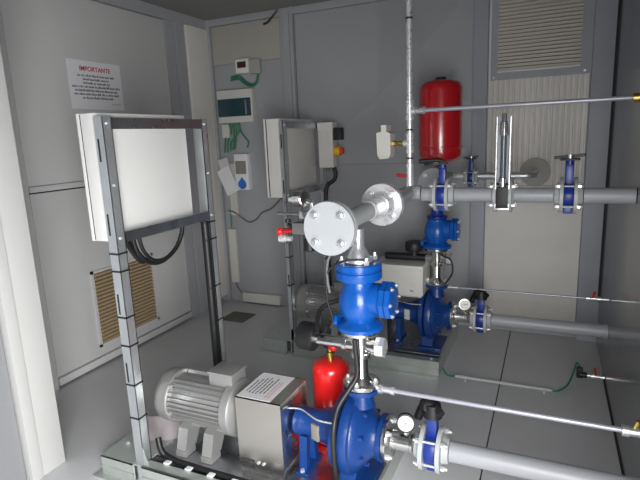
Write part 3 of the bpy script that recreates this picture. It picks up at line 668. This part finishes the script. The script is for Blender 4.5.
# ================================================================== PANEL STANDS AND CABINETS
TIES = [1.06, .985, .784, .656, .475, .316]
def stand(oy, B):
    here = 'for the rear cabinet by the back wall' if B else 'for the large cabinet in front of the grey door'
    r = thing('panel_stand', 'galvanised slotted steel stand ' + here, 'stand', (-1.62, 1.83+oy, .0), 'galvanised panel stands')
    xa, xb = (-1.630 if B else -1.646), -1.600; h = .101
    for y0, y1, nm in ((1.499, 1.547, 'n'), (2.125, 2.170, 'f')):
        y0 += oy; y1 += oy; h = .009 if nm == 'n' else .101
        b = MB()
        b.box((xb-.003, y0, h), (xb, y1, 1.617)); b.box((xa, y0, h), (xb, y0+.004, 1.617)); b.box((xa, y1-.004, h), (xb, y1, 1.617))
        p = b.build('post', 'zincpost', r, smooth=False)
        if nm == 'n':
            for zz in (1.50, 1.20, .86, .55): MB().box((xa+.010, y0-.0008, zz-.06), (xa+.019, y0+.0005, zz+.03)).build('slot', 'dark', p)
            for zz in (TIES if not B else [.9,.7,.5]):
                b = MB(); g = .0025
                b.box((xa-g, y0-g, zz), (xb+g, y0, zz+.007)); b.box((xb, y0-g, zz), (xb+g, y1+g, zz+.007)); b.box((xa-g, y1, zz), (xb+g, y1+g, zz+.007)); b.build('cable_tie', 'black', p, smooth=False)
        else:
            for zz in (1.09, 1.0, .745, .552):
                b = MB(); g = .0025
                b.box((xb, y0-.046, zz), (xb+g, y1+g, zz+.007)); b.box((xa-g, y1, zz), (xb+g, y1+g, zz+.007)); b.build('cable_tie', 'black', p, smooth=False)
        MB().prism([(xb-.02, (y0 if nm=='n' else y1), h), (xb+.055, (y0 if nm=='n' else y1), h), (xb-.001, (y0 if nm=='n' else y1), h+.17), (xb-.02, (y0 if nm=='n' else y1), h+.17)], (0, .004 if nm=='n' else -.004, 0)).build('gusset', 'zincgreen', p, smooth=False)
        if nm == 'f': MB().box((xa-.02, y0-.012, h), (xb+.06, y1+.012, h+.006)).build('foot_plate', 'zinc', p, smooth=False)
    MB().box((xb-.010, 1.5471+oy, 1.567), (xb-.001, 2.1249+oy, 1.612)).build('top_rail', 'zincdull', r, smooth=False)
    b = MB(); b.box((xb-.010, 1.5471+oy, 1.105), (xb-.001, 2.1249+oy, 1.150)); b.build('bottom_rail', 'zincdull', r, smooth=False)
    for yy in (1.523, 2.148):
        for zz in (1.59, 1.345, 1.127): MB().cyl((xb, yy+oy, zz), (xb+.006, yy+oy, zz), .006, seg=8).build('bolt', 'galvwhite', r)
    # cabinet
    c0, c1, ya, yb, za, zb = -1.750, xa-.002, 1.510+oy, 2.058+oy, 1.112, 1.632
    r = thing('control_cabinet', ('light grey control cabinet on the stand by the back wall' if B else 'large white control cabinet on a steel stand in front of the grey door'), 'cabinet', ((c0+c1)/2, (ya+yb)/2, za), 'control cabinets')
    mm = 'white' if not B else 'lightgrey'
    MB().box((c0+.022, ya, za), (c1, yb, zb), bev=.003).build('body', mm, r)
    MB().box((c0+.014, ya+.004, za+.004), (c0+.022, yb-.004, zb-.004)).build('door_gasket', 'seam', r)
    dr = MB().box((c0, ya-.001, za-.001), (c0+.014, yb+.001, zb+.001), bev=.003).build('door', mm, r)
    if B:
        MB().box((c0-.014, ya+.03, 1.36), (c0, ya+.06, 1.42)).build('switch_handle', 'black', dr)
        MB().cyl((c0-.014, ya+.045, 1.315), (c0, ya+.045, 1.315), .022).build('indicator_lamp', 'orange', dr)
    return r
stand(0, False); stand(1.48, True)

# side enclosure with isolator on the rear stand
r = thing('isolator_box', 'small light grey isolator box with red and yellow rotary switch by the rear cabinet', 'box', (-1.53, 3.58, 1.27))
MB().box((-1.592, 3.51, 1.275), (-1.475, 3.60, 1.60), bev=.008).build('body', 'lightgrey', r)
MB().box((-1.5935, 3.505, 1.55), (-1.472, 3.605, 1.607), bev=.005).build('lid', 'lightgrey', r)
MB().box((-1.475, 3.525, 1.475), (-1.415, 3.595, 1.565), bev=.004).build('display_unit', 'black', r)
sw = MB().cyl((-1.475, 3.555, 1.395), (-1.430, 3.555, 1.395), .036, seg=20).build('switch_plate', 'yellow', r)
MB().box((-1.430, 3.545, 1.372), (-1.405, 3.565, 1.418), bev=.003).build('switch_knob', 'redplastic', sw)
MB().cyl((-1.535,3.55,1.275),(-1.535,3.55,1.245),.016).build('cable_gland', 'greywire', r)
tag(MB().tube([(-1.49, 3.55, 1.276), (-1.475, 3.55, 1.23), (-1.49, 3.55, 1.18), (-1.55, 3.55, 1.13), (-1.565, 3.55, 1.0), (-1.565, 3.56, .6), (-1.565, 3.57, .13)], .016, seg=10).build('cable', 'black'), 'black cable hanging under the isolator box down the rear stand', 'cable')

# cables at the first stand
tag(MB().tube([(-1.665, 1.61, 1.12), (-1.68, 1.64, 1.06), (-1.69, 1.70, .985), (-1.69, 1.73, .975), (-1.70, 1.70, 1.03), (-1.70, 1.64, 1.10), (-1.70, 1.63, 1.115)], .010, seg=10).build('cable', 'black'), 'short folded black cable under the near edge of the white cabinet', 'cable')
tag(MB().tube([(-1.672, 1.655, 1.115), (-1.675, 1.68, 1.03), (-1.68, 1.75, .965), (-1.68, 1.84, .950), (-1.68, 1.94, .99), (-1.675, 1.99, 1.06), (-1.675, 2.0, 1.115)], .011, seg=10).build('cable', 'black'), 'black cable sagging in a loop under the white cabinet', 'cable')
tag(MB().tube([(-1.655, 1.675, 1.115), (-1.66, 1.70, 1.035), (-1.665, 1.76, .975), (-1.665, 1.84, .962), (-1.665, 1.93, 1.0), (-1.66, 1.97, 1.06), (-1.66, 1.985, 1.115)], .009, seg=10).build('cable', 'black'), 'thinner black cable looping just above another under the white cabinet', 'cable')
tag(MB().tube([(-1.612, 2.098, 1.10), (-1.612, 2.100, .9), (-1.612, 2.100, .5), (-1.612, 2.100, .115)], .021, seg=12).build('cable_conduit', 'black'), 'thick black conduit strapped down the far post of the white cabinet stand', 'conduit')
tag(MB().tube([(-1.583, 2.00, .115), (-1.52, 1.97, .30), (-1.45, 1.93, .40), (-1.34, 1.87, .44), (-1.33, 1.832, .435)], .010, seg=10).build('cable', 'black'), 'black cable from the stand to the motor terminal box', 'cable')

# folded paper / plastic beside motor
bm = MB(); N = 8; g = []
for i in range(N+1):
    row = []
    for j in range(N+1):
        u, v = i/N, j/N
        row.append(bm.bm.verts.new((-1.70+.13*u+v*(-.15+.10*u), 1.60+.10*u+v*(.16-.01*u), .110 + .006*(1+math.sin(6*u+4*v)) + .022*v + .03*max(0,.3-u))))
    g.append(row)
for i in range(N):
    for j in range(N): bm.bm.faces.new((g[i][j], g[i+1][j], g[i+1][j+1], g[i][j+1]))
geo = bmesh.ops.solidify(bm.bm, geom=bm.bm.faces[:], thickness=.003)
tag(bm.build('plastic_sheet', 'paperpink', ang=180), 'crumpled pinkish white sheet tucked between steel post and grey motor', 'sheet')

# ================================================================== SIGN ON DOOR
sx = XL+.033
r = thing('notice_sign', 'white notice with red heading IMPORTANTE on the grey door', 'sign', (sx, 2.645, 1.745))
sh = MB().box((sx, 2.395, 1.745), (sx+.002, 2.835, 2.052)).build('sheet', 'paper', r)
text_obj('IMPORTANTE', .042, (sx+.002, 2.615, 1.988), (0,1,0), (0,0,1), 'inkred', sh, xs=1.0)
b = MB(); rnd = random.Random(7)
for k, (wd) in enumerate((.30,.22,.22,.40,.36,.38,.25)):
    z = 1.958-k*.0235; y = 2.615-wd/2
    while y < 2.615+wd/2-.01:
        L = .012+rnd.random()*.035; L = min(L, 2.615+wd/2-y)
        # word-like marks: x-height strokes
        yy = y
        while yy < y+L:
            hgt = .010 if rnd.random() < .7 else .015
            b.box((sx+.002, yy, z-.006), (sx+.0024, yy+.0045, z-.006+hgt)); yy += .0062
        y += L+.009
b.build('print_lines', 'ink', sh, smooth=False)
b = MB()
y = 2.727
while y < 2.812: b.box((sx+.002, y, 1.778), (sx+.0024, y+.006, 1.789)); y += .0085
b.build('print_lines', 'inkpink', sh, smooth=False)

# ================================================================== EXTINGUISHER, SMALL MANIFOLD, CABLES ON PUMP
r = thing('fire_extinguisher', 'bright red fire extinguisher cylinder behind the dark blue pump', 'extinguisher', (-.885, 1.99, .10))
q = (-.885, 1.99, 0)
MB().lathe([(.05,.101),(.082,.103),(.086,.110),(.086,.452),(.083,.470),(.068,.487),(.040,.494),(.02,.495)], q, (0,0,1), 40).build('cylinder', 'redbright', r)
MB().lathe([(.016,.494),(.016,.512),(.022,.514),(.022,.535),(.012,.537),(.012,.552)], q, (0,0,1), 16).build('valve', 'brass', r)
MB().box((-.89, 1.975, .558), (-.84, 2.005, .570), bev=.003, rot=(0,math.radians(-20),0)).ball((-.862,1.975,.565),.020).build('lever', 'redplastic', r)
MB().box((-.915, 1.978, .548), (-.865, 2.002, .556), bev=.003, rot=(0,math.radians(15),0)).build('handle', 'blackpl', r)

r = thing('switch_manifold', 'small pressure switch manifold with steel cap and red valve left of the blind flange', 'manifold', (-.93, 1.9, 1.06))
YD = Vector((.15,-1,.05)).normalized()
b = MB(); b.tube([(-.685, 1.86, 1.19), (-.80, 1.88, 1.185), (-.90, 1.9, 1.185)], .010, seg=10, sm=4); b.cyl((-.90,1.9,1.06),(-.90,1.9,1.235),.011); b.build('pipework', 'zinc', r)
MB().lathe([(.018,-.03),(.024,-.026),(.024,.0),(.034,.004),(.034,.05),(.030,.054),(.01,.055)], (-.975,1.905,1.247), Vector((1,-.35,.1)), 24).build('steel_cap', 'chrome', r)
MB().cyl((-.94,1.9,1.247),(-.90,1.9,1.235),.012).build('nipple', 'chrome', r)
MB().cyl((-1.07,1.9,1.185),(-.89,1.9,1.183),.006, seg=10).build('cross_rod', 'zincdull', r)
MB().box((-.955,1.88,1.168),(-.92,1.92,1.20), bev=.004).build('tee_block', 'chrome', r)
MB().box((-.99,1.875,1.10),(-.905,1.925,1.15), bev=.006).build('valve_body', 'greywire', r)
MB().tube([(-1.045,1.885,1.112),(-.99,1.89,1.115),(-.93,1.89,1.118)], .010, seg=10, sm=3).build('red_lever', 'red', r)
MB().ball((-1.05,1.88,1.11), .016).build('red_knob', 'redbright', r)
MB().lathe([(.01,0),(.018,.002),(.018,.03),(.012,.032),(.012,.06)], (-1.06,1.89,1.078), (1,0,0), 10).build('drain_fitting', 'galvwhite', r)
MB().cyl((-1.02,1.9,1.148),(-1.02,1.9,1.16),.012).cyl((-1.02,1.9,1.14),(-.98,1.9,1.125),.007).build('bleed_screw', 'blackpl', r)
MB().lathe([(.02,0),(.026,.004),(.026,.05),(.02,.054)], (-.915,1.89,1.03), (0,0,1), 16).build('end_cap', 'blackpl', r)

tag(MB().tube([(-.60,1.68,1.060), (-.665,1.65,1.058), (-.735,1.665,1.01), (-.748,1.675,.90), (-.735,1.69,.82), (-.752,1.70,.775)], .0045, seg=8).build('cable', 'black'), 'thin black cable passing over the flanges of the bright blue check valve', 'cable')
tag(MB().tube([(-.648,1.69,.745), (-.645,1.69,.70), (-.642,1.69,.60), (-.668,1.665,.545), (-.700,1.63,.485), (-.704,1.588,.42), (-.704,1.578,.34), (-.704,1.586,.24), (-.706,1.61,.16), (-.72,1.62,.112)], .0105, seg=10).build('cable', 'black'), 'black cable hanging from the tee and draped over the blue pump', 'cable')
tag(MB().tube([(-.655,1.722,1.17), (-.69,1.70,1.12), (-.735,1.675,1.06), (-.74,1.665,.99), (-.73,1.66,.93)], .005, seg=8).build('cable', 'greywire'), 'thin grey cable tied to the riser above the check valve', 'cable')
tag(MB().tube([(-.82,1.72,.735), (-.84,1.80,.80), (-.78,1.86,.83), (-.70,1.87,.80), (-.66,1.86,.76)], .010, seg=8).build('hose', 'black'), 'black hose curving behind the check valve from the black end cap', 'hose')
tag(MB().tube([(-.60,3.20,.72), (-.55,3.18,.70), (-.54,3.18,.62), (-.58,3.19,.55), (-.60,3.20,.528)], .006, seg=8).build('cable', 'black'), 'black cable loop beside the rear riser tee', 'cable')

# ================================================================== BACK WALL SERVICES
yb = YB-.010
r = thing('thermostat', 'white thermostat with dark red display on the back wall', 'thermostat', (-2.372, yb, 2.05))
MB().box((-2.487, yb-.05, 2.062), (-2.357, yb, 2.178), bev=.006).build('body', 'white', r)
MB().box((-2.467, yb-.052, 2.105), (-2.382, yb-.049, 2.155)).build('display', 'darkred', r)
tag(MB().box((-2.352, yb-.045, 2.05), (-2.252, yb, 2.165), bev=.005).build('junction_box', 'creamdark'), 'plain beige junction box right of the thermostat on the back wall', 'box')
for k, p in enumerate(([(-2.562,2.045),(-2.482,2.05),(-2.422,2.00),(-2.362,1.97),(-2.312,1.99),(-2.297,2.045)], [(-2.562,2.03),(-2.492,2.03),(-2.432,1.98),(-2.352,1.955),(-2.307,1.98),(-2.282,2.05)], [(-2.562,2.015),(-2.462,2.02),(-2.402,1.965),(-2.342,1.96)])):
    tag(MB().tube([(a, yb-.008-.006*k, c) for a, c in p], .008, seg=8).build('wire', 'green'), 'thin green wire curving under the thermostat', 'wire', 'green wires under the thermostat')
r = thing('fuse_box', 'cream distribution box with dark teal window on the back wall', 'fuse box', (-2.512, yb, 1.65))
MB().box((-2.690, yb-.07, 1.655), (-2.330, yb, 1.932), bev=.008).build('body', 'offwhite', r)
MB().box((-2.680, yb-.076, 1.708), (-2.347, yb-.069, 1.858), bev=.002).build('window', 'teal', r)
MB().box((-2.402, yb-.0775, 1.72), (-2.387, yb-.0755, 1.84)).build('window_catch', 'zincdull', r)
for k, (x, x2, zz) in enumerate(((-2.662,-2.672,1.40), (-2.602,-2.642,1.40), (-2.572,-2.582,1.42), (-2.547,-2.562,1.43), (-2.522,-2.607,1.41), (-2.502,-2.432,1.44))):
    tag(MB().tube([(x, yb-.03, 1.656), (x+.004, yb-.02, 1.58), (x2, yb-.014, 1.49), (x2-.015, yb-.012, zz)], .008, seg=8).build('wire', 'green'), 'green wire hanging below the cream distribution box', 'wire', 'green wires below the fuse box')
tag(MB().box((-2.682, yb-.04, 1.53), (-2.607, yb, 1.645), bev=.004).build('connector_box', 'lightgrey'), 'small grey connector box below the left end of the fuse box', 'box')
tag(MB().box((-2.662, yb-.022, .83), (-2.587, yb, 1.30), bev=.003).build('cable_trunking', 'offwhite'), 'narrow upper white trunking on the back wall behind the papers', 'trunking')
tag(MB().box((-2.707, yb-.03, .19), (-2.627, yb, .70), bev=.003).build('cable_trunking', 'offwhite'), 'lower upright white trunking in the back wall corner', 'trunking')
tag(MB().box((-2.592, yb-.045, .012), (-2.19, yb, .100), bev=.003).build('cable_trunking', 'offwhite'), 'horizontal white trunking along the foot of the back wall', 'trunking')
tag(MB().tube([(-2.672, yb-.012, .19), (-2.662, yb-.015, .15), (-2.622, yb-.02, .10), (-2.597, yb-.02, .06)], .006, seg=8).build('wire', 'greywire'), 'grey wire from upright trunking down to the floor trunking', 'wire')
tag(MB().tube([(-2.677, yb-.012, .84), (-2.677, yb-.012, .71)], .006, seg=8, sm=1).build('wire', 'green'), 'short straight green wire between the two upright trunkings', 'wire')
tag(MB().tube([(-2.697, yb-.008, .87), (-2.622, yb-.03, .86), (-2.562, yb-.008, .81), (-2.482, yb-.008, .77), (-2.402, yb-.008, .80), (-2.342, yb-.008, .86), (-2.242, yb-.008, .90), (-2.15, yb-.008, .98), (-2.10, yb-.008, 1.02)], .007, seg=8).build('wire', 'greywire'), 'dark grey wire sagging along the back wall behind the rear cabinet', 'wire')
# papers
r = thing('leaflet', 'white leaflet with blue drop emblem fixed to the back wall', 'leaflet', (-2.492, yb, 1.06))
MB().box((-2.567, yb-.055, 1.07), (-2.427, yb, 1.385), bev=.003).build('card', 'paper', r)
MB().box((-2.557, yb-.056, 1.21), (-2.447, yb-.0548, 1.325)).build('picture_print', 'brownink', r)
b = MB(); pts = [(-2.497, yb-.056, 1.185)]
for k in range(21):
    a = math.radians(55-k*14.5); pts.append((-2.497+.043*math.cos(a), yb-.056, 1.118+.043*math.sin(a)))
b.prism(pts, (0, .001, 0)); b.build('drop_emblem', 'blueink', r, smooth=False)
tag(MB().box((-2.707, yb-.070, 1.03), (-2.572, yb-.060, 1.27), rot=(0, math.radians(-24), 0)).build('paper_sheet', 'paper'), 'folded white paper hanging tilted beside the leaflet', 'paper')
tag(MB().box((-2.727, yb-.058, 1.23), (-2.622, yb-.050, 1.35), rot=(0, math.radians(-14), 0)).build('paper_sheet', 'lightgrey'), 'small greyish paper tucked behind the tilted white paper', 'paper')
# ceiling corner cable and floor grate
tag(MB().tube([(-2.06, YB-.045, ZC-.01), (-2.10, YB-.05, ZC-.05), (-2.16, YB-.036, ZC-.09), (-2.20, YB-.036, ZC-.10)], .008, seg=8).build('cable', 'black'), 'short dark cable end at the ceiling corner of the back wall', 'cable')
r = thing('floor_grate', 'brown rectangular floor grate in front of the corner trunking', 'grate', (-2.41, 3.49, 0))
MB().box((-2.53, 3.385, 0), (-2.30, 3.60, .006), bev=.002).build('plate', 'mat_brown', r)

for o in bpy.data.objects:
    if '_o' in o: del o['_o']
